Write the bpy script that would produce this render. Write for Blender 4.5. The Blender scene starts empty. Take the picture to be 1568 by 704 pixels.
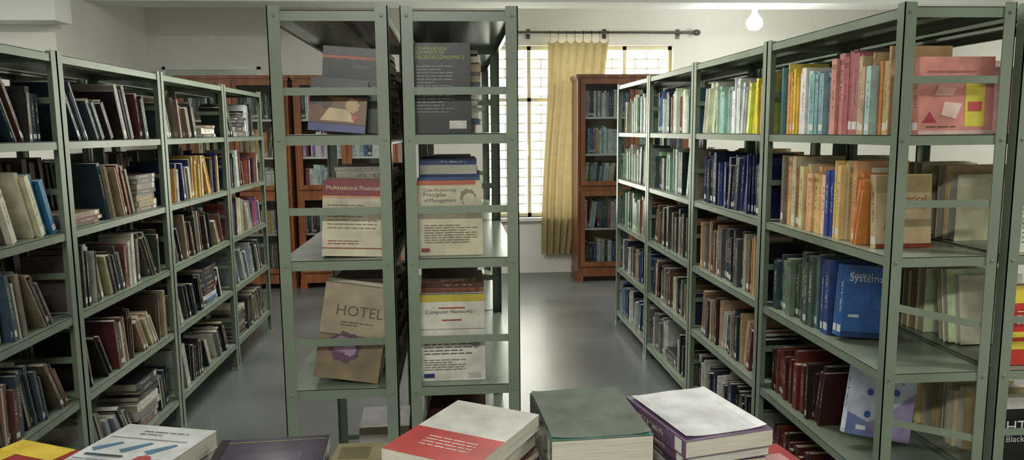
import bpy, math, random
from mathutils import Matrix, Vector

T = Matrix.Translation
def RX(a): return Matrix.Rotation(a, 4, 'X')
def RY(a): return Matrix.Rotation(a, 4, 'Y')
def RZ(a): return Matrix.Rotation(a, 4, 'Z')
rad = math.radians
I4 = Matrix.Identity(4)
scene = bpy.context.scene
COL = scene.collection

def lin(c):
    return c/12.92 if c <= .04045 else ((c+.055)/1.055)**2.4
def hx(s):
    s = s.lstrip('#')
    return tuple(lin(int(s[i:i+2], 16)/255) for i in (0, 2, 4))

# ------------------------------------------------------------------ materials
def new_mat(name):
    m = bpy.data.materials.new(name); m.use_nodes = True
    nt = m.node_tree
    b = nt.nodes['Principled BSDF']
    return m, nt, b
def N(nt, typ, **kw):
    n = nt.nodes.new(typ)
    for k, v in kw.items():
        setattr(n, k, v)
    return n
def noise_mat(name, c1, c2, scale=5, rough=.5, bump=0, detail=4, rr=None, stretch=None, spec=.5, metallic=0):
    m, nt, b = new_mat(name)
    tc = N(nt, 'ShaderNodeTexCoord'); mp = N(nt, 'ShaderNodeMapping')
    if stretch: mp.inputs['Scale'].default_value = stretch
    nz = N(nt, 'ShaderNodeTexNoise'); nz.inputs['Scale'].default_value = scale; nz.inputs['Detail'].default_value = detail
    cr = N(nt, 'ShaderNodeValToRGB')
    cr.color_ramp.elements[0].position = .35; cr.color_ramp.elements[1].position = .68
    cr.color_ramp.elements[0].color = (*c1, 1); cr.color_ramp.elements[1].color = (*c2, 1)
    L = nt.links
    L.new(tc.outputs['Object'], mp.inputs[0]); L.new(mp.outputs[0], nz.inputs['Vector'])
    L.new(nz.outputs['Fac'], cr.inputs[0]); L.new(cr.outputs[0], b.inputs['Base Color'])
    b.inputs['Roughness'].default_value = rough
    b.inputs['Specular IOR Level'].default_value = spec
    b.inputs['Metallic'].default_value = metallic
    if rr:
        mr = N(nt, 'ShaderNodeMapRange'); mr.inputs['To Min'].default_value = rr[0]; mr.inputs['To Max'].default_value = rr[1]
        L.new(nz.outputs['Fac'], mr.inputs[0]); L.new(mr.outputs[0], b.inputs['Roughness'])
    if bump:
        bp = N(nt, 'ShaderNodeBump'); bp.inputs['Strength'].default_value = bump; bp.inputs['Distance'].default_value = .01
        L.new(nz.outputs['Fac'], bp.inputs['Height']); L.new(bp.outputs[0], b.inputs['Normal'])
    return m

M_RACK = noise_mat('sage_grey_enamel', (.16, .20, .145), (.205, .245, .185), 3, .3, 0, 6, rr=(.2, .4), spec=.6)
M_WALL = noise_mat('white_wall_paint', (.71, .71, .65), (.78, .78, .72), 1.3, .8, .08)
M_CEIL = noise_mat('ceiling_paint', (.78, .79, .76), (.84, .85, .82), 1.5, .85, .05)
M_FLOOR = noise_mat('polished_cement_floor', (.100, .108, .104), (.150, .160, .155), 1.6, .3, .02, 10, rr=(.22, .40), spec=.55)
M_WOOD = noise_mat('reddish_teak_wood', (.15, .048, .017), (.29, .10, .036), 2.2, .36, .05, 6, stretch=(9, 9, 1.0))
M_WOOD2 = noise_mat('dark_teak_wood', (.10, .034, .013), (.19, .068, .026), 2.2, .36, .05, 6, stretch=(9, 9, 1.0))
M_TABLE = noise_mat('table_wood', (.16, .09, .05), (.26, .15, .08), 2.5, .45, .04, 6, stretch=(1, 9, 9))
M_DARK = noise_mat('dark_iron', (.03, .03, .03), (.07, .06, .055), 8, .4, 0, spec=.6)
M_GRILLE = noise_mat('window_grille_paint', (.50, .50, .30), (.62, .62, .40), 6, .5)
M_WFRAME = noise_mat('window_frame_paint', (.62, .60, .42), (.72, .70, .52), 6, .5)
M_METAL = noise_mat('steel_handle', (.4, .4, .4), (.6, .6, .6), 6, .3, metallic=1)
M_PLASTIC = noise_mat('white_plastic', (.75, .75, .72), (.82, .82, .8), 6, .4)
M_PAPER = noise_mat('loose_paper', (.55, .54, .48), (.66, .65, .59), 9, .8)

def book_mat(name='book_cover', rough=.42, spine=True):
    m, nt, b = new_mat(name); L = nt.links
    at = N(nt, 'ShaderNodeVertexColor', layer_name='Col')
    uv = N(nt, 'ShaderNodeUVMap', uv_map='UVMap')
    sp = N(nt, 'ShaderNodeSeparateXYZ'); L.new(uv.outputs[0], sp.inputs[0])
    tc = N(nt, 'ShaderNodeTexCoord')
    nz = N(nt, 'ShaderNodeTexNoise'); nz.inputs['Scale'].default_value = 18; nz.inputs['Detail'].default_value = 6
    L.new(tc.outputs['Object'], nz.inputs['Vector'])
    mr = N(nt, 'ShaderNodeMapRange'); mr.inputs['From Min'].default_value = .25; mr.inputs['From Max'].default_value = .75
    mr.inputs['To Min'].default_value = .7; mr.inputs['To Max'].default_value = 1.2
    L.new(nz.outputs['Fac'], mr.inputs[0])
    vm = N(nt, 'ShaderNodeVectorMath', operation='SCALE'); L.new(at.outputs['Color'], vm.inputs[0]); L.new(mr.outputs[0], vm.inputs['Scale'])
    def math_(op, a, c=None):
        n = N(nt, 'ShaderNodeMath', operation=op)
        for i, x in enumerate((a, c)):
            if x is None: continue
            if isinstance(x, (int, float)): n.inputs[i].default_value = x
            else: L.new(x, n.inputs[i])
        return n.outputs[0]
    def rng_(s, lo, hi):
        return math_('MULTIPLY', math_('GREATER_THAN', s, lo), math_('LESS_THAN', s, hi))
    u, v, r = sp.outputs[0], sp.outputs[1], at.outputs['Alpha']
    lab = math_('MULTIPLY', rng_(v, .06, .16), rng_(u, .1, .9))
    lab = math_('MULTIPLY', lab, math_('GREATER_THAN', r, .45))
    lab = math_('MULTIPLY', lab, .85)
    cv = N(nt, 'ShaderNodeCombineXYZ'); L.new(math_('MULTIPLY', u, 2.5), cv.inputs[0]); L.new(math_('MULTIPLY', v, 42.0), cv.inputs[1]); L.new(math_('MULTIPLY', r, 90.0), cv.inputs[2])
    n2 = N(nt, 'ShaderNodeTexNoise'); n2.inputs['Scale'].default_value = 1.0; n2.inputs['Detail'].default_value = 1; L.new(cv.outputs[0], n2.inputs['Vector'])
    tit = math_('MULTIPLY', rng_(v, .34, .80), rng_(u, .34, .68))
    tit = math_('MULTIPLY', tit, math_('GREATER_THAN', n2.outputs['Fac'], .5))
    tit = math_('MULTIPLY', tit, .66)
    band = math_('MULTIPLY', rng_(v, .86, .93), rng_(u, -.1, 1.1))
    band = math_('MULTIPLY', band, math_('LESS_THAN', r, .35))
    band = math_('MULTIPLY', band, .7)
    sc = N(nt, 'ShaderNodeVectorMath', operation='SCALE'); L.new(vm.outputs[0], sc.inputs[0]); sc.inputs['Scale'].default_value = .35
    lum = N(nt, 'ShaderNodeRGBToBW'); L.new(at.outputs['Color'], lum.inputs[0])
    dark = math_('LESS_THAN', lum.outputs[0], .13)
    tcol = N(nt, 'ShaderNodeMix', data_type='RGBA'); L.new(dark, tcol.inputs[0])
    tcol.inputs[6].default_value = (.05, .04, .05, 1); tcol.inputs[7].default_value = (.6, .55, .40, 1)
    m1 = N(nt, 'ShaderNodeMix', data_type='RGBA'); L.new(band, m1.inputs[0]); L.new(vm.outputs[0], m1.inputs[6]); L.new(sc.outputs[0], m1.inputs[7])
    m2 = N(nt, 'ShaderNodeMix', data_type='RGBA'); L.new(tit, m2.inputs[0]); L.new(m1.outputs[2], m2.inputs[6]); L.new(tcol.outputs[2], m2.inputs[7])
    m3 = N(nt, 'ShaderNodeMix', data_type='RGBA'); L.new(lab, m3.inputs[0]); L.new(m2.outputs[2], m3.inputs[6]); m3.inputs[7].default_value = (.70, .70, .66, 1)
    L.new(m3.outputs[2], b.inputs['Base Color'])
    b.inputs['Roughness'].default_value = rough
    return m
M_BOOK = book_mat(rough=.36)
M_GLOSS = book_mat('book_plastic_wrap', .12)
def page_mat(name, sc, scale, lo, hi):
    m, nt, b = new_mat(name); L = nt.links
    tc = N(nt, 'ShaderNodeTexCoord'); mp = N(nt, 'ShaderNodeMapping'); mp.inputs['Scale'].default_value = sc
    at = N(nt, 'ShaderNodeVertexColor', layer_name='Col')
    nz = N(nt, 'ShaderNodeTexNoise'); nz.inputs['Scale'].default_value = scale; nz.inputs['Detail'].default_value = 2
    L.new(tc.outputs['Object'], mp.inputs[0]); L.new(mp.outputs[0], nz.inputs['Vector'])
    mr = N(nt, 'ShaderNodeMapRange'); mr.inputs['To Min'].default_value = lo; mr.inputs['To Max'].default_value = hi
    L.new(nz.outputs['Fac'], mr.inputs[0])
    vm = N(nt, 'ShaderNodeVectorMath', operation='SCALE'); L.new(at.outputs['Color'], vm.inputs[0]); L.new(mr.outputs[0], vm.inputs['Scale'])
    L.new(vm.outputs[0], b.inputs['Base Color']); b.inputs['Roughness'].default_value = .85
    return m
M_PAGE = page_mat('book_pages', (1, 1, .06), 220, .7, 1.08)
M_PAGE_FLAT = page_mat('book_pages_lying', (.03, .03, 1), 500, .55, 1.1)
def glass_mat():
    m, nt, b = new_mat('cabinet_glass'); L = nt.links
    tr = N(nt, 'ShaderNodeBsdfTransparent'); tr.inputs[0].default_value = (.9, .93, .92, 1)
    gl = N(nt, 'ShaderNodeBsdfGlossy'); gl.inputs['Roughness'].default_value = .04
    fr = N(nt, 'ShaderNodeFresnel'); fr.inputs[0].default_value = 1.5
    mx = N(nt, 'ShaderNodeMixShader'); L.new(fr.outputs[0], mx.inputs[0]); L.new(tr.outputs[0], mx.inputs[1]); L.new(gl.outputs[0], mx.inputs[2])
    L.new(mx.outputs[0], nt.nodes['Material Output'].inputs[0]); return m
M_GLASS = glass_mat()
def curtain_mat():
    m, nt, b = new_mat('curtain_fabric'); L = nt.links
    tc = N(nt, 'ShaderNodeTexCoord'); nz = N(nt, 'ShaderNodeTexNoise'); nz.inputs['Scale'].default_value = 14
    L.new(tc.outputs['Object'], nz.inputs['Vector'])
    cr = N(nt, 'ShaderNodeValToRGB'); cr.color_ramp.elements[0].color = (.34, .27, .14, 1); cr.color_ramp.elements[1].color = (.46, .38, .21, 1)
    L.new(nz.outputs['Fac'], cr.inputs[0])
    d = N(nt, 'ShaderNodeBsdfDiffuse'); t = N(nt, 'ShaderNodeBsdfTranslucent')
    L.new(cr.outputs[0], d.inputs[0]); L.new(cr.outputs[0], t.inputs[0])
    mx = N(nt, 'ShaderNodeMixShader'); mx.inputs[0].default_value = .17
    L.new(d.outputs[0], mx.inputs[1]); L.new(t.outputs[0], mx.inputs[2]); L.new(mx.outputs[0], nt.nodes['Material Output'].inputs[0])
    return m
M_CURT = curtain_mat()
def emis(name, col, s):
    m, nt, b = new_mat(name)
    b.inputs['Emission Color'].default_value = (*col, 1); b.inputs['Emission Strength'].default_value = s
    b.inputs['Base Color'].default_value = (*col, 1)
    return m
M_BULB = emis('lit_bulb', (1, 1, .95), 40)
M_FILL_TUBE = emis('fill_tube_glow', (1, .98, .94), 5)  # glow of the added fill fixtures on the ceiling

# ------------------------------------------------------------------ mesh buffer
class Buf:
    def __init__(s):
        s.v = []; s.f = []; s.m = []; s.c = []; s.uv = []
    def face(s, idx, mat=0, col=(1, 1, 1, 1), uv=None):
        s.f.append(idx); s.m.append(mat); s.c.append(col)
        s.uv.append(uv or [(-1, -1)]*len(idx))
    def box(s, M, lo, hi, mat=0, col=(1, 1, 1, 1), spine=False):
        x0, y0, z0 = lo; x1, y1, z1 = hi; b = len(s.v)
        for p in ((x0,y0,z0),(x1,y0,z0),(x1,y1,z0),(x0,y1,z0),(x0,y0,z1),(x1,y0,z1),(x1,y1,z1),(x0,y1,z1)):
            s.v.append(tuple(M @ Vector(p)))
        for k, q in enumerate(((0,3,2,1),(4,5,6,7),(0,1,5,4),(1,2,6,5),(2,3,7,6),(3,0,4,7))):
            s.face([b+i for i in q], mat, col, [(1,0),(0,0),(0,1),(1,1)] if (spine and k == 5) else None)
    def quad(s, M, pts, mat=0, col=(1,1,1,1)):
        b = len(s.v)
        for p in pts: s.v.append(tuple(M @ Vector(p)))
        s.face(list(range(b, b+len(pts))), mat, col)
    def lathe(s, M, prof, n=20, mat=0, col=(1,1,1,1)):
        b = len(s.v)
        for r, z in prof:
            for i in range(n):
                a = 2*math.pi*i/n; s.v.append(tuple(M @ Vector((r*math.cos(a), r*math.sin(a), z))))
        for k in range(len(prof)-1):
            for i in range(n):
                j = (i+1) % n
                s.face([b+k*n+i, b+k*n+j, b+(k+1)*n+j, b+(k+1)*n+i], mat, col)
        s.face([b+i for i in range(n)][::-1], mat, col); e = b+(len(prof)-1)*n
        s.face([e+i for i in range(n)], mat, col)
    def obj(s, name, mats, parent=None, smooth=False, bevel=0):
        me = bpy.data.meshes.new(name+'_mesh'); me.from_pydata(s.v, [], s.f)
        for m in mats: me.materials.append(m)
        me.polygons.foreach_set('material_index', s.m)
        ca = me.color_attributes.new('Col', 'FLOAT_COLOR', 'CORNER'); uvl = me.uv_layers.new(name='UVMap')
        cc = []; uu = []
        for f, c, uv in zip(s.f, s.c, s.uv):
            c4 = c if len(c) == 4 else (*c, 1)
            for k in range(len(f)): cc.extend(c4); uu.extend(uv[k])
        ca.data.foreach_set('color', cc); uvl.data.foreach_set('uv', uu)
        if smooth: me.polygons.foreach_set('use_smooth', [True]*len(s.f))
        me.update()
        o = bpy.data.objects.new(name, me); COL.objects.link(o)
        if parent: o.parent = parent
        if bevel:
            md = o.modifiers.new('Bevel', 'BEVEL'); md.width = bevel; md.segments = 2; md.limit_method = 'ANGLE'
        return o
def empty(name, loc=(0, 0, 0)):
    e = bpy.data.objects.new(name, None); e.location = loc; e.empty_display_size = .1; COL.objects.link(e); return e

# ------------------------------------------------------------------ room shell
def simple(name, boxes, mat, bevel=0):
    b = Buf()
    for lo, hi in boxes: b.box(I4, lo, hi)
    return b.obj(name, [mat], bevel=bevel)
XL, XR, YF, YB, ZC = -6.0, 5.2, -3.0, 8.15, 3.0
simple('floor', [((XL-.2, YF-.2, -.1), (XR+.2, YB+.2, 0))], M_FLOOR)
simple('ceiling', [((XL-.2, YF-.2, ZC), (XR+.2, YB+.2, ZC+.1))], M_CEIL)
WX0, WX1, WZ0, WZ1 = .30, 2.38, .617, 2.456
simple('wall_back', [((XL, YB, 0), (WX0, YB+.2, ZC)), ((WX1, YB, 0), (XR, YB+.2, ZC)),
                     ((WX0, YB, 0), (WX1, YB+.2, WZ0)), ((WX0, YB, WZ1), (WX1, YB+.2, ZC))], M_WALL)
simple('wall_left', [((XL-.2, YF-.2, 0), (XL, YB+.2, ZC))], M_WALL)
simple('wall_right', [((XR, YF-.2, 0), (XR+.2, YB+.2, ZC))], M_WALL)
simple('wall_front', [((XL, YF-.2, 0), (XR, YF, ZC))], M_WALL)
simple('wall_alcove', [((XL, 6.35, 0), (-3.13, YB, ZC))], M_WALL)
simple('trim_1', [((XL, 6.85, 2.69), (XR, 7.2, ZC)), ], M_CEIL)
simple('trim_2', [((XL, 6.1, 2.42), (-3.0, 6.35, 2.72))], M_CEIL)
simple('windowsill_1', [((WX0-.05, YB-.06, WZ0-.04), (WX1+.05, YB+.18, WZ0))], M_WALL, .005)

# window: steel casement frame + brick-pattern grille
b = Buf()
yw = YB+.09
def bar(x0, x1, z0, z1, y0=yw-.015, y1=yw+.015, mat=0): b.box(I4, (x0, y0, z0), (x1, y1, z1), mat)
bar(WX0, WX1, WZ0, WZ0+.04); bar(WX0, WX1, WZ1-.04, WZ1); bar(WX0, WX0+.04, WZ0, WZ1); bar(WX1-.04, WX1, WZ0, WZ1)
for x in (.815, 1.34, 1.86): bar(x-.02, x+.02, WZ0, WZ1)
bar(WX0, WX1, 1.87, 1.91)
nrow = 0; z = WZ0+.04
while z < WZ1-.05:
    bar(WX0, WX1, z-.006, z+.006, yw+.03, yw+.042, 1)
    x = WX0+(.0 if nrow % 2 else .13)
    while x < WX1:
        bar(x-.005, x+.005, z, min(z+.098, WZ1-.03), yw+.03, yw+.042, 1); x += .26
    z += .098; nrow += 1
b.box(I4, (.80, yw-.05, 1.28), (.812, yw-.015, 1.40), 0)
b.obj('window_1', [M_WFRAME, M_GRILLE])

# ------------------------------------------------------------------ racks
H = 1.90; LV = [.11, .463, .82, 1.177, 1.537]; D = .335
def rack(name, x0, y0, L, levels=LV, slant=False, bars=True, H=H, bz=.158, D=D):
    """front-left corner at x0,y0 ; depth D in +x ; length L in +y"""
    b = Buf(); M = T((x0, y0, 0)); t = .003; pw = .036
    for px, sx in ((0, 1), (D, -1)):
        for py, sy in ((0, 1), (L, -1)):
            xa, xb = sorted((px, px+sx*t)); ya, yb = sorted((py, py+sy*pw))
            b.box(M, (xa, ya, 0), (xb, yb, H+.012))
            xa, xb = sorted((px, px+sx*pw)); ya, yb = sorted((py, py+sy*t))
            b.box(M, (xa, ya, 0), (xb, yb, H+.012))
            xa, xb = sorted((px-sx*.004, px+sx*(pw+.004))); ya, yb = sorted((py-sy*.002, py+sy*(pw+.004)))
            b.box(M, (xa, ya, 0), (xb, yb, .02))
    for z in levels+[H]:
        e = .0035; lip = .03
        b.box(M, (e, e, z-.0025), (D-e, L-e, z))
        b.box(M, (e, e, z-lip), (e+.002, L-e, z-.0005)); b.box(M, (D-e-.002, e, z-lip), (D-e, L-e, z-.0005))
        b.box(M, (e, e, z-lip), (D-e, e+.002, z-.0005)); b.box(M, (e, L-e-.002, z-lip), (D-e, L-e, z-.0005))
        b.box(M, (e+.002, e+.002, z-lip), (e+.012, L-e-.002, z-lip+.002)); b.box(M, (D-e-.012, e+.002, z-lip), (D-e-.002, L-e-.002, z-lip+.002))
        b.box(M, (D/2-.03, .012, z-.018), (D/2+.03, L-.012, z-.0027))
        for px in (.018, D-.018):
            for yy in (0, L+.004):
                b.lathe(M @ T((px, yy, z-.015)) @ RX(rad(90)), [(.005, 0), (.005, .003), (.003, .0045)], 8)
    if bars:
        for k, z in enumerate(levels):
            for yy in (.003, L-.006):
                if slant and yy < .01 and k in (1, 2):
                    MM = M @ T((.01, yy, z+.21)) @ RY(rad(13))
                    b.box(MM, (0, 0, -.011), (D-.03, .003, .011))
                else:
                    q = bz-(.022 if (z > 1.5 and bz < .15) else 0)
                    b.box(M, (.003, yy, z+q-.011), (D-.003, yy+.003, z+q+.011))
    return b.obj(name, [M_RACK])

# ------------------------------------------------------------------ books
def add_book(b, M, w, t, h, col, r=1.0, page=(.62, .56, .43), hard=True, mat=0, uvs=True, pm=1):
    """spine at x=0, thickness +y, height +z"""
    c = (*col, r); ct = .0022 if hard else .0009; i = .003 if hard else .0008
    b.box(M, (0, 0, 0), (ct, t, h), mat, c, spine=uvs)
    b.box(M, (ct, 0, 0), (w, ct, h), mat, c); b.box(M, (ct, t-ct, 0), (w, t, h), mat, c)
    b.box(M, (ct, ct, i), (w-i, t-ct, h-i), pm, (*page, 1))

def dull(c, s=.36, k=.78):
    g = .3*c[0]+.55*c[1]+.15*c[2]
    w = (1.04, 1.0, .9)
    return tuple((x*(1-s)+g*w[i]*s)*k for i, x in enumerate(c))
def pick(rng, pal, s=.34, kk=.78):
    c = dull(hx(rng.choice(pal)), s*rng.uniform(.4, 1.3), kk); k = rng.uniform(.6, 1.25)
    return tuple(min(.78, max(.008, x*k)) for x in c)

def layout(L, rng, lean, hr, tr=(.012, .042), amax=15, pile=0):
    s = .0; out = []
    while s < L-.02:
        if rng.random() < pile and s+.27 < L:
            out.append((s+.004, rng.randint(3, 9), 0, 'P')); s += .27; continue
        ln = rng.random() < lean
        n = rng.randint(3, 8) if ln else rng.randint(4, 12)
        a = rad(rng.uniform(5, amax)) if ln else 0
        hb = rng.uniform(*hr); tb = rng.uniform(*tr)
        for k in range(n):
            h = min(hr[1], max(hr[0], hb+rng.uniform(-.03, .03))); t = min(tr[1], max(tr[0], tb+rng.uniform(-.014, .014)))
            if ln and k == 0: s += h*math.sin(a)*.97+.002
            if s+t*1.05+.004 > L: return out
            out.append((s, t, h, a)); s += t/math.cos(a)+.0008
        if rng.random() < .15: s += rng.uniform(.01, .06)
    return out

PG = [(.52, .46, .34), (.58, .53, .43), (.42, .35, .24), (.60, .58, .50)]
def shelf_row(b, xs, face, y0, y1, z, pal, rng, lean=.3, flip=False, hr=(.19, .265), dr=(.15, .20), tr=(.012, .042), amax=15, pile=0, rev=0, s=.34, kk=.78, seq=None):
    Ls = y1-y0
    base = T((xs, y0, z+.0008)) if face < 0 else T((xs, y1, z+.0008)) @ RZ(math.pi)
    lay = layout(Ls, rng, lean, hr, tr, amax, pile)
    def cur(sp):
        if not seq: return pal
        return seq[min(len(seq)-1, int(len(seq)*sp/Ls))]
    col = pick(rng, cur(0), s, kk); left = 0; last = None
    for sp, t, h, a in lay:
        P = cur(sp)
        if P is not last: left = 0
        last = P
        if a == 'P':
            zz = 0
            for n in range(t):
                tt = rng.uniform(.015, .035)
                if zz+tt > .27: break
                zz += tt; hh = rng.uniform(.2, .255); ss = sp if not flip else Ls-sp-.26
                add_book(b, base @ T((rng.uniform(0, .02), ss+rng.uniform(0, .005), zz)) @ RX(rad(-90)), rng.uniform(.15, .19), tt-.0005, hh, pick(rng, P, s, kk), rng.random(), rng.choice(PG), rng.random() < .4, pm=2)
            continue
        if left <= 0:
            col = pick(rng, P, s, kk); left = rng.choice([1, 1, 1, 1, 2, 3, 4])
        left -= 1
        jit = rng.uniform(0, .028)
        c = tuple(x*rng.uniform(.88, 1.1) for x in col)
        d = rng.uniform(*dr)
        if not flip: M = base @ T((jit, sp, 0)) @ RX(a)
        else: M = base @ T((jit, Ls-sp, 0)) @ RX(-a) @ T((0, -t, 0))
        # slip of paper poking out of the pages
        if rng.random() < .035:
            b.box(M, (.03, t*.45, h-.02), (.03+rng.uniform(.04, .09), t*.45+.0006, h+rng.uniform(.006, .022)), 1, (.68, .66, .58, 1))
        if rng.random() < rev: M = M @ T((d, t, 0)) @ RZ(math.pi)
        add_book(b, M, d, t, h, c, rng.random(), rng.choice(PG), rng.random() < .5, mat=0)

_tc = {}
def text_geo(s):
    if s in _tc: return _tc[s]
    cu = bpy.data.curves.new('t', 'FONT'); cu.body = s; cu.resolution_u = 2
    o = bpy.data.objects.new('t', cu); COL.objects.link(o)
    dg = bpy.context.evaluated_depsgraph_get(); ev = o.evaluated_get(dg); me = ev.to_mesh()
    vs = [tuple(v.co) for v in me.vertices]; fs = [list(p.vertices) for p in me.polygons]
    ev.to_mesh_clear(); bpy.data.objects.remove(o); bpy.data.curves.remove(cu)
    x0 = min(v[0] for v in vs); x1 = max(v[0] for v in vs); y0 = min(v[1] for v in vs)
    vs = [((v[0]-x0)/(x1-x0), (v[1]-y0)/(x1-x0)) for v in vs]
    _tc[s] = (vs, fs); return _tc[s]

def dhx(c): return dull(hx(c), .1, .92)
def cover_book(b, M, w, h, t, col, els=(), mat=0, page=(.60, .56, .46), r=.5, hard=False, pm=1):
    """front cover faces local -y ; x in 0..w ; z 0..h"""
    add_book(b, M, w, t, h, col, r, page, hard, mat, pm=pm)
    e = -.0004
    for el in els:
        k = el[0]
        if k == 'rect':
            _, x0, z0, x1, z1, c = el
            b.quad(M, [(x0*w, e, z0*h), (x1*w, e, z0*h), (x1*w, e, z1*h), (x0*w, e, z1*h)], mat, (*dhx(c), 1))
        elif k == 'poly':
            _, pts, c = el
            b.quad(M, [(x*w, e, z*h) for x, z in pts], mat, (*dhx(c), 1))
        elif k == 'disc':
            _, cx, cz, rr, c = el
            b.quad(M, [(cx*w+rr*w*(1+.10*math.sin(i*2.1))*math.cos(i*math.pi/12), e, cz*h+rr*w*(1+.10*math.sin(i*2.1))*math.sin(i*math.pi/12)) for i in range(24)], mat, (*dhx(c), 1))
        elif k == 'lines':
            _, x0, z0, x1, z1, n, c = el
            rg = random.Random(n*7+int(x0*100))
            for i in range(n):
                zc = z1-(z1-z0)*(i+.5)/n; hh = min((z1-z0)/n*.16, .006)
                xe = x1 if rg.random() > .25 else x0+(x1-x0)*rg.uniform(.5, .9)
                xx = x0
                while xx < xe:
                    xw = min(xe, xx+rg.uniform(.05, .16))
                    b.quad(M, [(xx*w, e, (zc-hh)*h), (xw*w, e, (zc-hh)*h), (xw*w, e, (zc+hh)*h), (xx*w, e, (zc+hh)*h)], mat, (*dhx(c), 1))
                    xx = xw+.018
        elif k == 'text':
            _, s, x0, z0, wd, c = el
            vs, fs = text_geo(s); bb = len(b.v)
            for x, y in vs: b.v.append(tuple(M @ Vector(((x0+x*wd)*w, e, z0*h+y*wd*w))))
            for f in fs: b.face([bb+i for i in f], mat, (*dhx(c), 1))
        e -= .0003

P_OLD = ['6b5a48', '8a7a62', '4a3c30', '2e2a28', '3a3f3a', 'a89878', '5a2a22', '7a3a30', '3c4a3c', 'c0b8a0', '55606a', '302028', '887060', '3a5060', 'cfc8b4', '70606a']
P_OLD2 = ['6a5030', '9a8458', '3a2418', '24201e', 'b8aa84', '6a2420', 'd6d0bc', '404438', '4c3840', '86765c', '2a3a4a', 'a08850']
P_DARKB = ['1c1c22', '26303a', '30343a', '5a5a5c', '222c28', '8a8680', 'c4c4bc', '3a2430', '20304a']
P_BRIGHT = ['4a86a8', '7ab0c4', 'c8d8dc', 'c8d8dc', 'e8c040', '5a90a8', 'd0646a', 'e09a94', '4a6a9a', 'a8c4c8', 'd8d8d0', 'd87c30', 'd8c8a0', '88b0c0']
P_NAVY = ['1a2858', '222f60', '2a3878', '1c2444', '304a90', '18204a', '14182c', '3a4050']
P_TAN = ['c8a070', 'd8a868', 'd08a48', 'c08858', 'd8b890', 'c07a40', 'c8b088', 'd0a060', 'd8c8a8', 'd07030', '906a48']
P_GREEN = ['8ab08a', 'a8c8a0', '6aa080', 'c8d8b8', 'd8dcc0', '4a7a60', '88b0a0', 'e0e0c8', '405048', 'c8c0a0']
P_DGREEN = ['3a4a44', '4a5a54', '5a6a60', '2a3a3c', '3c5058', '6a7468', '405048', '1f2c30']
P_MAROON = ['5a1c1c', '6a2420', '4a1818', '7a2c28', '3a1414', '8a3a30', '502020', '2a1c1c', '40302c']
P_WHITE = ['d8d8d0', 'c8ccc8', 'e0dcd0', 'a8b4b8', '4a6a9a', '88a0b0', 'c4b8b8', '9a4a50']
P_BLUEW = ['2a4a8a', 'd0d4d8', '4a7ab0', '20365c', '88a8c0', 'c4c8c8', '5aa0b0', '7a2a34', '1c2430']
P_PINKW = ['c84a90', 'd8d8d8', 'e0a0b8', 'd0d0d4', '8a4a9a', 'e0e0e0', '303038', 'c0c4cc']
P_CREAM = ['c8b890', 'd0c098', 'bca878', 'c4b48c', 'd4c8a4', 'a89468']
P_BROWN = ['6a4a38', '8a6a50', '5a4034', 'a8886a', '9a5a40', '4a3430', 'b89878']
P_PINK = ['d0747a', 'e09a94', 'c8606c', 'd88880', 'b87880']
P_LBLUE = ['7ab0c4', 'c8d8dc', '88b8c8', 'a8c4c8', 'd8dcdc', '5a98b4', '6aa8b8', '9cc0c8']
P_YEL = ['e8c040', 'e0b030', 'd8a030', 'f0d060', 'c88a40', '304050', 'e8c040']
P_ORNG = ['d87c30', 'e0a060', 'c87840', 'd8a878', 'e08848', 'c89868']

# right row --------------------------------------------------
BM = [M_BOOK, M_PAGE, M_PAGE_FLAT]
XRW = 1.28
ry = [2.10, 3.05, 4.00, 4.95]; RL = .944
pals_r = [
    [P_MAROON, P_MAROON, P_DGREEN+['50605a', '2a4a80'], P_TAN, P_BRIGHT],
    [P_DARKB, P_MAROON+P_DARKB+P_BROWN, P_BROWN+P_TAN+P_DARKB, P_NAVY, P_GREEN],
    [P_DARKB, P_DARKB+P_BROWN, P_BROWN+P_OLD2, P_GREEN+P_DGREEN+['a8d8a0', 'b8dcb0'], P_BLUEW+P_WHITE+P_GREEN],
    [P_BLUEW, P_OLD+P_BLUEW, P_BROWN+P_GREEN, P_GREEN, P_GREEN+P_WHITE]]
SEQ = {(0, 4): [P_TAN+['d8d8d0'], P_LBLUE+['d8b890'], P_PINK, P_PINK+['c8d8dc', '5a6a80'], P_LBLUE, P_LBLUE, ['d8d8d0', 'c8d8dc', 'd8d8d0'], P_YEL, P_YEL+P_LBLUE],
       (0, 3): [P_ORNG, P_ORNG+P_TAN, ['2a4a90', '3050a0', 'd8b890'], P_TAN, P_TAN+P_ORNG, P_TAN, P_DARKB],
       (0, 2): [['24489a', '2a4a90', '3a5aa0'], ['2a4a80', 'c8c4b0', '50605a', '6a8a80'], P_DGREEN+['8a9a88'], P_DGREEN, P_DGREEN+['7a8a80'], P_DGREEN],
       (1, 4): [['e0b820', 'e8d860', 'e8c830', 'd8c860'], ['e8d860', 'd0c8a0', 'c8ccc8'], P_GREEN+['a0a8a8', '8a8a8a'], P_GREEN+['7a8484', 'a0a8a8']]}
near_end = [.10, .44, .44, .22, .11]
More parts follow.
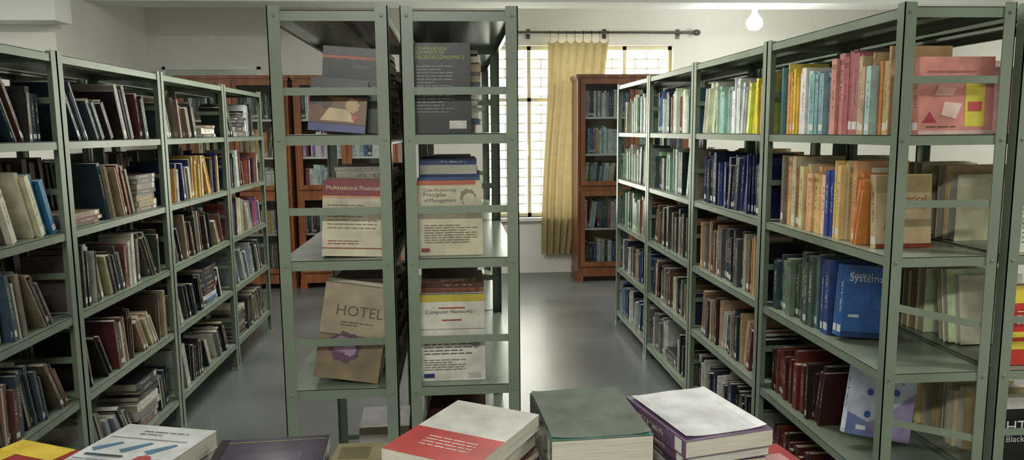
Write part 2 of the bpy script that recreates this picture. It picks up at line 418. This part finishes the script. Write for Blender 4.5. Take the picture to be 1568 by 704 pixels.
for i, y in enumerate(ry):
    rack('steel_bookshelf', XRW, y, RL, slant=(i == 0))
    b = Buf(); rng = random.Random(150+i)
    for k, z in enumerate(LV):
        ys = y+(near_end[k] if i == 0 else .05)
        sq = SEQ.get((i, k))
        shelf_row(b, XRW+.03, -1, ys, y+RL-.045, z, pals_r[i][k], rng, lean=.1 if (i == 0 and k == 4) else .26, hr=(.215, .275) if (i == 0 and k > 2) else ((.2, .27) if k > 1 else (.18, .24)), dr=(.15, .2),
                  tr=(.010, .034), amax=11, pile=.04 if (i and k < 3) else 0, s=.08 if sq else .26, kk=1.05 if sq else .88, seq=sq)
    b.obj('library_books', BM)
XR2 = XRW+D+.03
for i, y in enumerate(ry[:4]):
    rack('steel_bookshelf', XR2, y, RL)
    b = Buf(); rng = random.Random(200+i)
    for k, z in enumerate(LV):
        ys = y+(.22 if i == 0 else .05)
        shelf_row(b, XR2+D-.03, 1, ys, y+RL-.045, z, P_CREAM+(P_BRIGHT if k == 4 else P_CREAM), rng, lean=.2, hr=(.2, .26), dr=(.2, .27), tr=(.03, .06), kk=1.25, s=.1)
    b.obj('library_books', BM)

# left row ---------------------------------------------------
XLW = -1.46; ly = [(1.965, .984), (2.955, .984), (3.945, 1.035), (4.986, .93)]
HL = 1.855; LVL = [.18, .54, .872, 1.195, 1.535]
pals_l = [
    [P_BROWN+P_OLD, P_BROWN+P_OLD, P_OLD+P_OLD2, ['2a88b0', 'd87030', '2a7aa0', '68a848', '6b5a48', '8a7a62', '2a6a90', 'c0b8a0', '302820'], P_OLD+P_DARKB],
    [P_DARKB+P_WHITE+['d8d8d4']*4, P_OLD2, P_OLD+P_WHITE, P_OLD2, P_OLD+P_DARKB+['d0ccc0']],
    [P_DARKB, P_DARKB+P_BLUEW, P_OLD+P_BROWN, ['1a2858', 'c8a040', 'a02828', 'b09060', '303030', '2a2420', 'd0a040', '223060'], P_OLD+P_GREEN+P_DARKB+['6a4a90', 'd0c8b0']],
    [P_OLD, P_WHITE+P_DARKB, ['8a5a9a', 'b04a70', 'd8c8a0', '9a7ab0', 'c04050', 'c8c0b0', '5a4a60'], P_OLD+P_BLUEW, P_DARKB]]
for i, (y, LL) in enumerate(ly):
    rack('steel_bookshelf', XLW-D, y, LL, levels=LVL, H=HL, bz=.151)
    b = Buf(); rng = random.Random(300+i)
    for k, z in enumerate(LVL):
        sq = [P_OLD, P_OLD+P_BROWN, ['2a88b0', '2a7aa0', 'd87030', '2a88b0', 'c0b8a0']] if (i == 0 and k == 3) else None
        shelf_row(b, XLW-.02, 1, y+.05, y+LL-.05, z, pals_l[i][k], rng, lean=.8, flip=True, hr=(.17, .25), dr=(.14, .2), tr=(.006, .026), amax=30, pile=.08, rev=.12,
                  s=.1 if k == 3 else .36, kk=.95)
    b.obj('library_books', BM)
    rack('steel_bookshelf', XLW-2*D-.03, y, LL, levels=LVL, H=HL, bz=.151)
    b = Buf()
    for k, z in enumerate(LVL):
        shelf_row(b, XLW-2*D-.03+.03, -1, y+.05, y+LL*rng.uniform(.75, .95), z, P_OLD+P_BROWN, rng, lean=.3, hr=(.18, .26), dr=(.17, .24), tr=(.02, .05), kk=.6)
    b.obj('library_books', BM)

# centre racks -----------------------------------------------
CY = 2.20; XCL = -.517; XCR = -.148
LC = [.11, .44, .797, 1.188, 1.553]
rack('steel_bookshelf', XCL, CY, .95, levels=[.11]+LC[2:], bz=.144)
for j in range(2): rack('steel_bookshelf', XCR, CY+j*.954, .95, levels=LC, bz=.144)

def lying_pile(b, x0, x1, y0, z, height, pal, rng, top=None, kk=.9):
    zz = z+.0008; n = 0
    while zz < z+height-.012:
        t = min(rng.uniform(.012, .034), z+height-zz)
        w = (x1-x0)*rng.uniform(.84, .99); h = rng.uniform(.21, .25); zz += t
        c = pick(rng, pal, .25, kk)
        if top and zz > z+height-.06: c = hx(top)
        x = x0+rng.uniform(0, (x1-x0)-w)
        M = T((x, y0+rng.uniform(0, .02), zz)) @ RZ(rad(rng.uniform(-3.5, 3.5)))
        if rng.random() < .5: M = M @ RX(rad(-90)); cover_book(b, M, w, h, t-.0006, c, (), pm=2, page=rng.choice(PG))
        else:
            M = M @ T((0, 0, -t)) @ Matrix(((0, 0, 1, 0), (1, 0, 0, 0), (0, 1, 0, 0), (0, 0, 0, 1)))
            add_book(b, M, h, t-.0006, w, c, rng.random()*.4, rng.choice(PG), rng.random() < .5, pm=2)

b = Buf(); rng = random.Random(41)
for z, hh in ((LC[2], .30), (LC[3], .265), (LC[4], .25)):
    lying_pile(b, XCL+.12, XCL+D-.012, CY+.17, z, hh, P_OLD+P_OLD2, rng)
    lying_pile(b, XCL+.12, XCL+D-.012, CY+.44, z, hh*.9, P_OLD+P_DARKB, rng)
    shelf_row(b, XCL+.12, -1, CY+.71, CY+.90, z, P_OLD2+P_DARKB, rng, lean=.3, hr=(.19, .25), dr=(.17, .195))
lying_pile(b, XCL+.12, XCL+D-.012, CY+.66, .11, .30, P_PINKW+P_WHITE, rng)
b.obj('library_books', BM)
b = Buf()
for j in range(2):
    for k, z in enumerate(LC):
        if j == 0 and k > 1:
            lying_pile(b, -.118, .085, CY+.13, z, (.305, .295, .24)[k-2], P_BLUEW+P_BROWN if k != 2 else P_BROWN, rng, top='24407c' if k == 3 else None)
            lying_pile(b, -.118, .085, CY+.41, z, (.27, .25, .28)[k-2], P_BLUEW+P_OLD, rng)
            shelf_row(b, .085, 1, CY+.68, CY+.9, z, P_BLUEW+P_DARKB, rng, lean=.2, hr=(.19, .25), dr=(.17, .2))
        elif k == 1:
            lying_pile(b, -.118, .085, CY+j*.954+.06, z, .22, P_BLUEW+P_PINKW, rng)
            lying_pile(b, -.118, .085, CY+j*.954+.36, z, .25, P_BLUEW+P_PINKW, rng)
            lying_pile(b, -.118, .085, CY+j*.954+.64, z, .2, P_BLUEW+P_OLD, rng)
        else:
            shelf_row(b, .085, 1, CY+j*.954+.05, CY+j*.954+.9, z, P_BLUEW+P_DARKB, rng, lean=.2, hr=(.19, .25), dr=(.17, .2))
b.obj('library_books', BM)

def standing(name, x, y, z, w, h, t, col, els, tilt=0, back=3, yaw=0, hard=False, mat=M_BOOK, extra=()):
    b = Buf(); M = T((x, y, z+.001+max(0, math.sin(rad(tilt))*w))) @ RZ(rad(yaw)) @ RX(rad(-back)) @ RY(rad(tilt))
    cover_book(b, M, w, h, t, dhx(col), els, hard=hard)
    yy = t+.001
    for (w2, h2, t2, c2) in extra:
        add_book(b, M @ T((0, yy, 0)), w2, t2, h2, dhx(c2), .5, hard=False); yy += t2+.001
    return b.obj(name, [mat, M_PAGE])

standing('cookery_book', -.425, CY+.04, LC[4], .165, .155, .022, '16161c',
         [('rect', 0, 0, 1, .14, '4a4a90'), ('rect', .0, .16, 1, .66, '7a4a22'), ('poly', [(.2, .2), (.8, .2), (.7, .42), (.35, .45)], 'd8c090'), ('disc', .3, .52, .10, '402010'),
          ('disc', .75, .5, .12, 'c8a070'), ('poly', [(.0, .46), (.35, .58), (.3, .66), (0, .66)], '2a1810'), ('disc', .8, .28, .05, 'c04020'), ('rect', .1, .78, .5, .80, '908870')], tilt=5, back=6)
standing('company_law_textbook', -.40, CY+.10, LC[4], .175, .25, .03, '3c4043',
         [('rect', 0, .9, 1, 1, '505458'), ('rect', 0, .86, 1, .895, 'c06030'), ('rect', .1, .64, .9, .82, '303436'), ('text', 'COMPANY', .5, .76, .3, '909088'), ('lines', .1, .3, .9, .58, 5, '808080')], tilt=4, back=3,
         extra=[(.18, .24, .03, '6a3028')])
standing('finance_textbook', -.40, CY+.045, LC[3], .178, .225, .03, 'd6cdb2',
         [('rect', 0, .80, 1, 1, '8a2028'), ('text', 'Multinational Financial', .06, .88, .88, 'e8dcc0'), ('rect', .0, .77, 1, .80, 'd8a070'),
          ('lines', .08, .35, .9, .7, 7, '6a6050'), ('rect', 0, .1, 1, .115, 'a03020'), ('lines', .1, .15, .6, .22, 2, '8a3028')], tilt=2, back=5,
         extra=[(.18, .225, .025, 'a8987a'), (.185, .235, .025, '7a3a30')])
standing('hotel_management_book', -.44, CY+.04, LC[2], .195, .29, .035, 'aa9b80',
         [('text', 'HOTEL', .22, .67, .72, '5c5040'), ('rect', .0, .0, 1, .46, '8c7a5e'), ('disc', .42, .34, .24, '6a4a64'), ('disc', .36, .37, .13, '9a7898'),
          ('disc', .5, .32, .10, 'a888a6'), ('rect', 0, .46, 1, .47, '5a4c3c'), ('lines', .3, .56, .8, .62, 2, '5a4c3c')], tilt=9, back=6,
         extra=[(.19, .30, .03, 'c8c0a8'), (.2, .28, .03, '9a9078')])
standing('economics_textbook', -.118, CY+.045, LC[4], .168, .262, .035, '1c1f22',
         [('text', 'COMPREHENSIVE', .05, .92, .55, 'a0b030'), ('text', 'ELEMENTS OF', .05, .875, .5, 'a8b828'), ('text', 'MICROECONOMICS', .05, .82, .85, 'a8b828'),
          ('lines', .06, .22, .7, .76, 15, '8a8f90'), ('rect', .62, .05, .92, .14, 'd8d8d4')], back=2, hard=True,
         extra=[(.17, .25, .03, '30343a')])
standing('accounting_textbook', -.115, CY+.045, LC[3], .195, .225, .035, 'd6ceb0',
         [('rect', 0, .94, .9, 1, 'c85a30'), ('text', 'Cost Accounting', .1, .84, .5, '55504a'), ('text', 'Principles', .1, .77, .35, '55504a'), ('text', 'of Management', .1, .70, .5, '55504a'),
          ('disc', .78, .78, .12, '8a8470'), ('disc', .8, .74, .1, 'd6ceb0'), ('lines', .1, .16, .92, .42, 8, '6a6452'), ('rect', .05, .05, .18, .1, '903030')], back=4,
         extra=[(.19, .235, .03, '2a4a7a')])
standing('computer_textbook', -.118, CY+.045, LC[2], .2, .268, .035, 'e2e0d2',
         [('rect', 0, .92, 1, 1, 'c8b830'), ('text', 'Computer Networks', .1, .77, .72, '20242c'), ('rect', .3, .84, .7, .855, 'b02820'), ('rect', .35, .7, .65, .715, 'b02820'),
          ('rect', .0, .60, 1, .607, '8a8a80'), ('lines', .07, .30, .8, .52, 6, '50504c'), ('lines', .07, .12, .7, .26, 5, '70706a'),
          ('disc', .86, .42, .06, '8a8a90'), ('rect', .06, .04, .22, .09, '24386a'), ('rect', .74, .03, .93, .09, 'b8b8b0')], back=2)
standing('pink_engineering_textbook', XRW+.075, 2.125, 1.537, .23, .225, .03, 'd0857a',
         [('poly', [(.05, .15), (.25, .15), (.15, .3)], 'b03048'), ('rect', .62, .1, .88, .75, 'd8c838'), ('poly', [(.3, .25), (.5, .2), (.58, .4), (.34, .42)], 'e8c8bc'), ('rect', .1, .8, .75, .82, 'a8605c'),
          ('rect', 0, .0, 1, .05, 'd0b0a8'), ('rect', .66, .3, .84, .42, 'c04a50'), ('poly', [(.2, .5), (.45, .5), (.5, .6), (.25, .64)], 'e0a89c'), ('lines', .1, .07, .5, .13, 1, '503030')], back=2, extra=[(.22, .21, .02, 'c8c0b8')])
standing('electrical_textbook', XRW+.05, 2.27, 1.177, .185, .235, .03, 'c8b288',
         [('rect', 0, .75, 1, .98, 'b09a6c'), ('text', 'Electrical', .3, .62, .6, 'a03828'), ('text', 'Machines', .3, .53, .6, 'a03828'), ('disc', .3, .3, .14, '6a7a4a'), ('rect', .0, .0, 1, .06, '8a3020')], back=4)
standing('control_systems_textbook', XRW+.045, 2.45, .822, .20, .25, .03, '2a60a8',
         [('text', 'Control', .08, .84, .4, 'e0e4e8'), ('text', 'Systems', .08, .75, .6, 'e0e4e8'), ('rect', .0, .0, 1, .08, '1a3c70'), ('rect', .1, .28, .3, .32, 'c8d0d8'), ('disc', .65, .5, .14, '3a70b0')], tilt=5, back=4,
         extra=[(.18, .25, .025, '3a6aa8')])
standing('client_server_textbook', XRW+.045, 2.39, .466, .235, .255, .03, 'c8cce4',
         [('text', 'Client Server', .1, .86, .7, '30406a'), ('text', 'Computing', .3, .77, .5, '30406a'), ('poly', [(0, 0), (1, 0), (1, .7), (.6, .35)], 'a494c0'), ('poly', [(0, 0), (.5, 0), (.3, .2), (0, .3)], '7080b8'),
          ('disc', .3, .6, .05, '2a60b0'), ('disc', .6, .45, .05, '2a60b0'), ('disc', .3, .3, .05, '2a60b0'), ('disc', .7, .65, .05, '2a60b0'), ('rect', .15, .08, .3, .14, 'e0e0e0')], tilt=12, back=10)
standing('red_white_textbook', XR2+.06, 2.14, 1.537, .22, .26, .035, 'd0ccc4', [('rect', 0, .5, .3, .9, 'b05048'), ('lines', .1, .1, .9, .4, 6, '706a64')], back=2)
standing('white_textbook', XR2+.06, 2.14, 1.177, .22, .25, .035, 'd8d6cc', [('lines', .06, .1, .9, .9, 14, '606060')], back=2)
standing('red_yellow_textbook', XR2+.06, 2.14, .822, .22, .25, .035, 'c82c20', [('rect', 0, .78, 1, 1, 'e0c820'), ('rect', 0, .35, .6, .42, 'e0c830'), ('rect', 0, .2, 1, .3, 'e0c820'), ('lines', .1, .5, .9, .7, 4, 'e8e0d0')], back=2)
standing('html_textbook', XR2+.06, 2.14, .464, .22, .25, .035, '18191c', [('text', 'HTML', .08, .55, .6, 'e8e8e8'), ('text', 'Black Book', .08, .42, .6, 'c8c8c8'), ('rect', 0, .85, 1, 1, 'c8c8c0')], back=2)

# ------------------------------------------------------------------ wooden bookcases
def bookcase(x0, W, pals, seed, wood=M_WOOD):
    root = empty('wooden_bookcase', (x0, 7.55, 0))
    b = Buf(); Dp = .40; Hh = 2.08; t = .025
    b.box(I4, (0, 0, .06), (t, Dp, Hh)); b.box(I4, (W-t, 0, .06), (W, Dp, Hh)); b.box(I4, (t, Dp-.012, .06), (W-t, Dp, Hh))
    b.box(I4, (-.02, -.025, Hh), (W+.02, Dp, Hh+.03)); b.box(I4, (-.01, -.012, Hh-.02), (W+.01, Dp, Hh))
    b.box(I4, (-.005, -.005, .0), (.06, Dp, .10)); b.box(I4, (W-.06, -.005, .0), (W+.005, Dp, .10))
    b.box(I4, (t, 0, .06), (W-t, Dp-.012, .17))
    sh = [.17, .56, .96, 1.32, 1.69]
    for z in sh[1:]: b.box(I4, (t, .03, z-.02), (W-t, Dp-.012, z), 3)
    b.box(I4, (t, 0, .94), (W-t, .03, 1.0)); b.box(I4, (W/2-.02, 0, .17), (W/2+.02, .03, Hh-.02))
    for (za, zb) in ((.17, .94), (1.0, Hh-.02)):
        for (xa, xb) in ((t+.002, W/2-.003), (W/2+.003, W-t-.002)):
            s = .045
            b.box(I4, (xa, -.024, za), (xa+s, -.001, zb)); b.box(I4, (xb-s, -.024, za), (xb, -.001, zb))
            b.box(I4, (xa+s, -.024, za), (xb-s, -.001, za+s)); b.box(I4, (xa+s, -.024, zb-s), (xb-s, -.001, zb))
            b.box(I4, (xa+s, -.014, za+s), (xb-s, -.011, zb-s), 1)
    for za in (.6, 1.5):
        for s in (-1, 1): b.box(I4, (W/2+s*.03-.006, -.045, za), (W/2+s*.03+.006, -.024, za+.09), 2)
    b.obj('carcass', [wood, M_GLASS, M_METAL, M_PLASTIC], parent=root)
    bb = Buf(); rng = random.Random(seed)
    for k, z in enumerate(sh):
        lay = layout(W-2*t-.03, rng, .15, (.22, .29), (.014, .04), 8)
        for s, th, h, a in lay:
            M = T((W-t-.01, .035, z)) @ RZ(rad(90)) @ T((rng.uniform(0, .02), s, .001)) @ RX(a)
            add_book(bb, M, rng.uniform(.16, .2), th, h, pick(rng, pals[k], .15, 1.6), rng.random())
    bb.obj('books', BM, parent=root)
bookcase(1.24, 1.14, [P_DARKB+P_BLUEW, P_BLUEW+P_WHITE, P_BLUEW+P_GREEN, P_BLUEW+P_BRIGHT, P_WHITE+P_BLUEW], 1, M_WOOD2)
bookcase(-1.56, 1.0, [P_OLD, P_OLD+P_WHITE, P_WHITE, P_PINKW+P_WHITE, P_PINKW], 2)
bookcase(-2.66, 1.05, [P_OLD, P_TAN+P_WHITE, P_GREEN+P_WHITE, P_TAN+P_OLD, P_DARKB], 3)

# framed glass board on the back wall
b = Buf()
bx0, bx1, bz0, bz1 = -2.98, -2.0, 1.75, 2.24
for lo, hi in (((bx0, bz0), (bx1, bz0+.03)), ((bx0, bz1-.03), (bx1, bz1)), ((bx0, bz0), (bx0+.03, bz1)), ((bx1-.03, bz0), (bx1, bz1))):
    b.box(I4, (lo[0], YB-.04, lo[1]), (hi[0], YB-.001, hi[1]), 0)
b.box(I4, (bx0+.03, YB-.03, bz0+.03), (bx1-.03, YB-.001, bz1-.03), 1)
mb, nt, bs = new_mat('glossy_board'); bs.inputs['Base Color'].default_value = (.5, .55, .5, 1); bs.inputs['Roughness'].default_value = .12
b.obj('framed_notice_board', [M_PLASTIC, mb])

# ------------------------------------------------------------------ curtain + rod
b = Buf(); nx, nz = 110, 24
zt, zb = 2.50, .22
for j in range(nz+1):
    f = j/nz; z = zt+(zb-zt)*f
    xa = 1.00-.07*f; xb = 1.66-.30*f
    for i in range(nx+1):
        u = i/nx
        yy = 8.055+.022*math.sin(u*2*math.pi*7+.8*math.sin(u*5)+.5*math.sin(f*3))*(.6+.4*f)+.008*math.sin(u*37+f*3)
        zz = z-(.03*abs(math.sin(u*math.pi*7)) if j == 0 else 0)
        b.v.append((xa+(xb-xa)*u+.012*math.sin(f*6+u*5), yy, zz))
for j in range(nz):
    for i in range(nx):
        a = j*(nx+1)+i; b.face([a, a+1, a+nx+2, a+nx+1])
b.obj('window_curtain', [M_CURT], smooth=True)
b = Buf()
zr = 2.575; yr = 8.02
b.lathe(T((.62, yr, zr)) @ RY(rad(90)), [(.014, 0), (.014, 1.92)], 14)
for x, s in ((.62, -1), (2.54, 1)):
    b.lathe(T((x, yr, zr)) @ RY(rad(90*s)), [(.014, 0), (.02, .01), (.03, .03), (.034, .05), (.028, .075), (.012, .09)], 14)
for x in (.8, 1.62, 2.42):
    b.box(I4, (x-.01, yr, zr-.012), (x+.01, YB, zr+.008)); b.box(I4, (x-.02, YB-.012, zr-.05), (x+.02, YB, zr+.05))
for i in range(8):
    x = 1.02+i*.088
    b.lathe(T((x, yr+.0, zr)) @ RY(rad(90)), [(.022, -.003), (.022, .003)], 12)
    b.box(I4, (x-.002, yr+.0, zr-.09), (x+.002, yr+.004, zr-.015))
b.obj('curtain_rod', [M_DARK])

# ------------------------------------------------------------------ lamps
root = empty('hanging_bulb', (2.80, 6.98, 0))
b = Buf()
b.lathe(T((0, 0, 2.675)), [(.05, 0), (.05, .014)], 16)
b.lathe(T((0, 0, 2.62)), [(.024, 0), (.026, .03), (.026, .04), (.03, .056)], 16)
b.obj('ceiling_holder', [M_PLASTIC], parent=root, smooth=True)
b = Buf(); b.lathe(T((0, 0, 2.465)), [(.006, 0), (.045, .006), (.07, .035), (.076, .065), (.066, .10), (.04, .13), (.026, .155)], 20)
b.obj('bulb', [M_BULB], parent=root, smooth=True)
ld = bpy.data.lights.new('bulb_light', 'POINT'); ld.energy = 24; ld.shadow_soft_size = .08; ld.color = (1, .98, .93)
lo = bpy.data.objects.new('bulb_light', ld); lo.location = (0, 0, 2.37); lo.parent = root; COL.objects.link(lo)

def fill_tube(x, y, e, rot=0):  # added ceiling fixtures for fill light, standing in for daylight behind the camera
    root = empty('added_fill_light', (x, y, 0)); root.rotation_euler[2] = rot
    b = Buf()
    b.box(I4, (-.62, -.05, 2.95), (.62, .05, 3.0)); b.box(I4, (-.62, -.03, 2.90), (-.59, .03, 2.95)); b.box(I4, (.59, -.03, 2.90), (.62, .03, 2.95))
    b.obj('fill_batten', [M_PLASTIC], parent=root)
    b = Buf(); b.lathe(T((-.59, 0, 2.925)) @ RY(rad(90)), [(.014, 0), (.014, 1.18)], 12)
    b.obj('fill_tube', [M_FILL_TUBE], parent=root, smooth=True)
    l = bpy.data.lights.new('fill_tube_light', 'AREA'); l.shape = 'RECTANGLE'; l.size = 1.15; l.size_y = .25; l.energy = e; l.color = (1, .995, .92)
    o = bpy.data.objects.new('fill_tube_light', l); o.location = (0, 0, 2.895); o.parent = root; COL.objects.link(o)
for x, y, e in ((-3.6, 1.2, 50), (-3.9, 4.0, 46), (-.4, -1.3, 112), (-.75, 4.9, 54), (3.1, 1.2, 54), (3.6, 4.8, 60), (.6, 3.4, 40)):
    fill_tube(x, y, e)

# ------------------------------------------------------------------ foreground table with stacks
b = Buf()
tx0, tx1, ty0, ty1 = -1.25, .85, .98, 1.62
b.box(I4, (tx0, ty0, .72), (tx1, ty1, .75)); b.box(I4, (tx0+.05, ty0+.05, .63), (tx1-.05, ty0+.07, .72)); b.box(I4, (tx0+.05, ty1-.07, .63), (tx1-.05, ty1-.05, .72))
b.box(I4, (tx0+.05, ty0+.05, .63), (tx0+.07, ty1-.05, .72)); b.box(I4, (tx1-.07, ty0+.05, .63), (tx1-.05, ty1-.05, .72))
for x in (tx0+.04, tx1-.09):
    for y in (ty0+.04, ty1-.09): b.box(I4, (x, y, 0), (x+.05, y+.05, .72))
b.obj('library_table', [M_TABLE], bevel=.003)

def stack(cx, cy, ztop, w, h, rot, topcol, els, topt, pal, seed, mat=M_BOOK, jitter=4, tilt=0, thick=(.01, .032), curl=None):
    b = Buf(); rng = random.Random(seed); z = .7505
    zmax = ztop-topt
    while z < zmax-.006:
        t = min(rng.uniform(*thick), zmax-z)
        if zmax-z-t < .012: t = zmax-z
        w2 = w*rng.uniform(.92, 1.0); h2 = h*rng.uniform(.92, 1.0); z += t
        M = T((cx, cy, z)) @ RZ(rad(rot+rng.uniform(-jitter, jitter))) @ T((-w2/2, -h2/2, 0)) @ RX(rad(-90))
        cover_book(b, M, w2, h2, t-.0004, pick(rng, pal), (), page=rng.choice([(.58, .54, .44), (.50, .44, .33), (.6, .58, .52)]), pm=1)
    M = T((cx, cy, ztop)) @ RZ(rad(rot)) @ T((-w/2, -h/2, 0)) @ RX(rad(-90+tilt))
    cover_book(b, M, w, h, topt-.0006, dhx(topcol), els, page=(.6, .56, .47), mat=2, pm=1)
    if curl:
        # a slightly curled loose cover sheet lying on the top book
        bb = len(b.v); n = 10; Mr = T((cx, cy, ztop)) @ RZ(rad(rot)); cw, ch, cc, lift = curl
        for i in range(n+1):
            u = i/n
            for jj in range(n+1):
                v = jj/n
                zz = .0012+lift*((2*u-1)**4*.5+max(0, v-.5)**2*2*abs(math.sin(u*3)))
                b.v.append(tuple(Mr @ Vector(((u-.5)*cw, (v-.5)*ch, zz))))
        for i in range(n):
            for jj in range(n):
                q = bb+i*(n+1)+jj; b.face([q, q+n+1, q+n+2, q+1], 2, (*dhx(cc), 1))
    return b.obj('stack_of_books', [M_BOOK, M_PAGE_FLAT, mat])
stack(-.845, 1.375, .945, .21, .25, -25, 'a02a2c', [('rect', 0, .55, .25, 1, 'e8c820'), ('rect', 0, .78, .7, 1, 'e8c820'), ('rect', .12, .38, .92, .52, 'e8c820'), ('text', 'PHYSICS', .25, .25, .6, 'e0d8c8'), ('rect', .05, .0, .95, .2, 'e8c820')], .03, P_OLD, 1, jitter=2)
stack(-.622, 1.395, .965, .20, .26, -16, 'd6d8d8', [('rect', .85, 0, 1, .45, '6a9ac0'), ('poly', [(.05, .55), (.25, .68), (.3, .66), (.12, .5)], '5080a0'), ('poly', [(.35, .55), (.55, .7), (.6, .68), (.42, .5)], '5080a0'),
      ('poly', [(.62, .55), (.82, .7), (.86, .68), (.7, .5)], '5080a0'), ('rect', .05, .74, .9, .748, '303848'), ('lines', .3, .80, .8, .9, 2, '30384a'), ('disc', .72, .42, .08, 'b04038'), ('rect', .1, .42, .5, .45, '404850'), ('lines', .05, .2, .6, .38, 4, '8090a0')], .035, P_BLUEW, 2, jitter=2)
stack(-.36, 1.345, .955, .21, .25, 3, '44384e', [('rect', .03, .92, .97, .935, '8a9060'), ('rect', 0, .0, .08, 1, '2c2430'), ('rect', .2, .5, .8, .7, '54465c'), ('rect', .03, .05, .97, .06, '7a8058')], .03, P_OLD, 3, mat=M_GLOSS, jitter=2)
stack(-.185, 1.335, .955, .115, .18, -3, '8a7e5a', [('rect', .1, .6, .6, .9, '6a6042'), ('lines', .1, .2, .9, .5, 4, '5a5038')], .02, P_OLD, 4, jitter=2)
stack(.008, 1.195, 1.068, .165, .235, -31, 'cccac2', [('rect', 0, 0, 1, .44, 'b82a24'), ('lines', .25, .16, .8, .34, 4, 'd8d0c8')], .028, P_WHITE+P_MAROON, 5, jitter=5)
stack(.232, 1.30, 1.05, .175, .235, 3, '59625a', [('rect', 0, 0, 1, .2, '5a8a7c'), ('rect', .06, .22, .94, .96, '646c62')], .05, P_WHITE+P_DGREEN, 6, mat=M_GLOSS, jitter=3, curl=(.172, .225, '6a7469', .009))
stack(.424, 1.27, 1.055, .168, .22, 13, '6a5070', [], .03, ['6a4a6a', '7a5a78', 'c0b8b8', '5a4460'], 7, jitter=6, curl=(.156, .20, 'd4d4d6', .009))
stack(.585, 1.25, .95, .10, .2, 10, 'b02c34', [('rect', .2, .2, .8, .8, 'c89090')], .02, P_MAROON, 8, jitter=1)

# crumpled paper scrap on the aisle floor
b = Buf(); rng = random.Random(5); n = 6; bb = 0
for i in range(n+1):
    for j in range(n+1):
        b.v.append((1.06+i*.018+rng.uniform(-.004, .004), 3.95+j*.03, .002+rng.uniform(0, .016)))
for i in range(n):
    for j in range(n):
        q = i*(n+1)+j; b.face([q, q+n+1, q+n+2, q+1])
b.obj('crumpled_paper', [M_PAPER])

# ------------------------------------------------------------------ world, camera, view
w = bpy.data.worlds.new('daylight'); scene.world = w; w.use_nodes = True
bg = w.node_tree.nodes['Background']; bg.inputs[0].default_value = (1.0, 1.0, .86, 1); bg.inputs[1].default_value = 9.0

cam = bpy.data.cameras.new('camera'); cam.sensor_width = 36; cam.lens = 36*1150/1568; cam.clip_start = .05
co = bpy.data.objects.new('camera', cam); COL.objects.link(co)
Mr = RZ(rad(-4.29)) @ RX(rad(90-7.53)) @ RZ(rad(-.5))
co.matrix_world = T((0, 0, 1.56)) @ Mr
scene.camera = co
scene.view_settings.view_transform = 'Standard'
scene.view_settings.exposure = 0.0
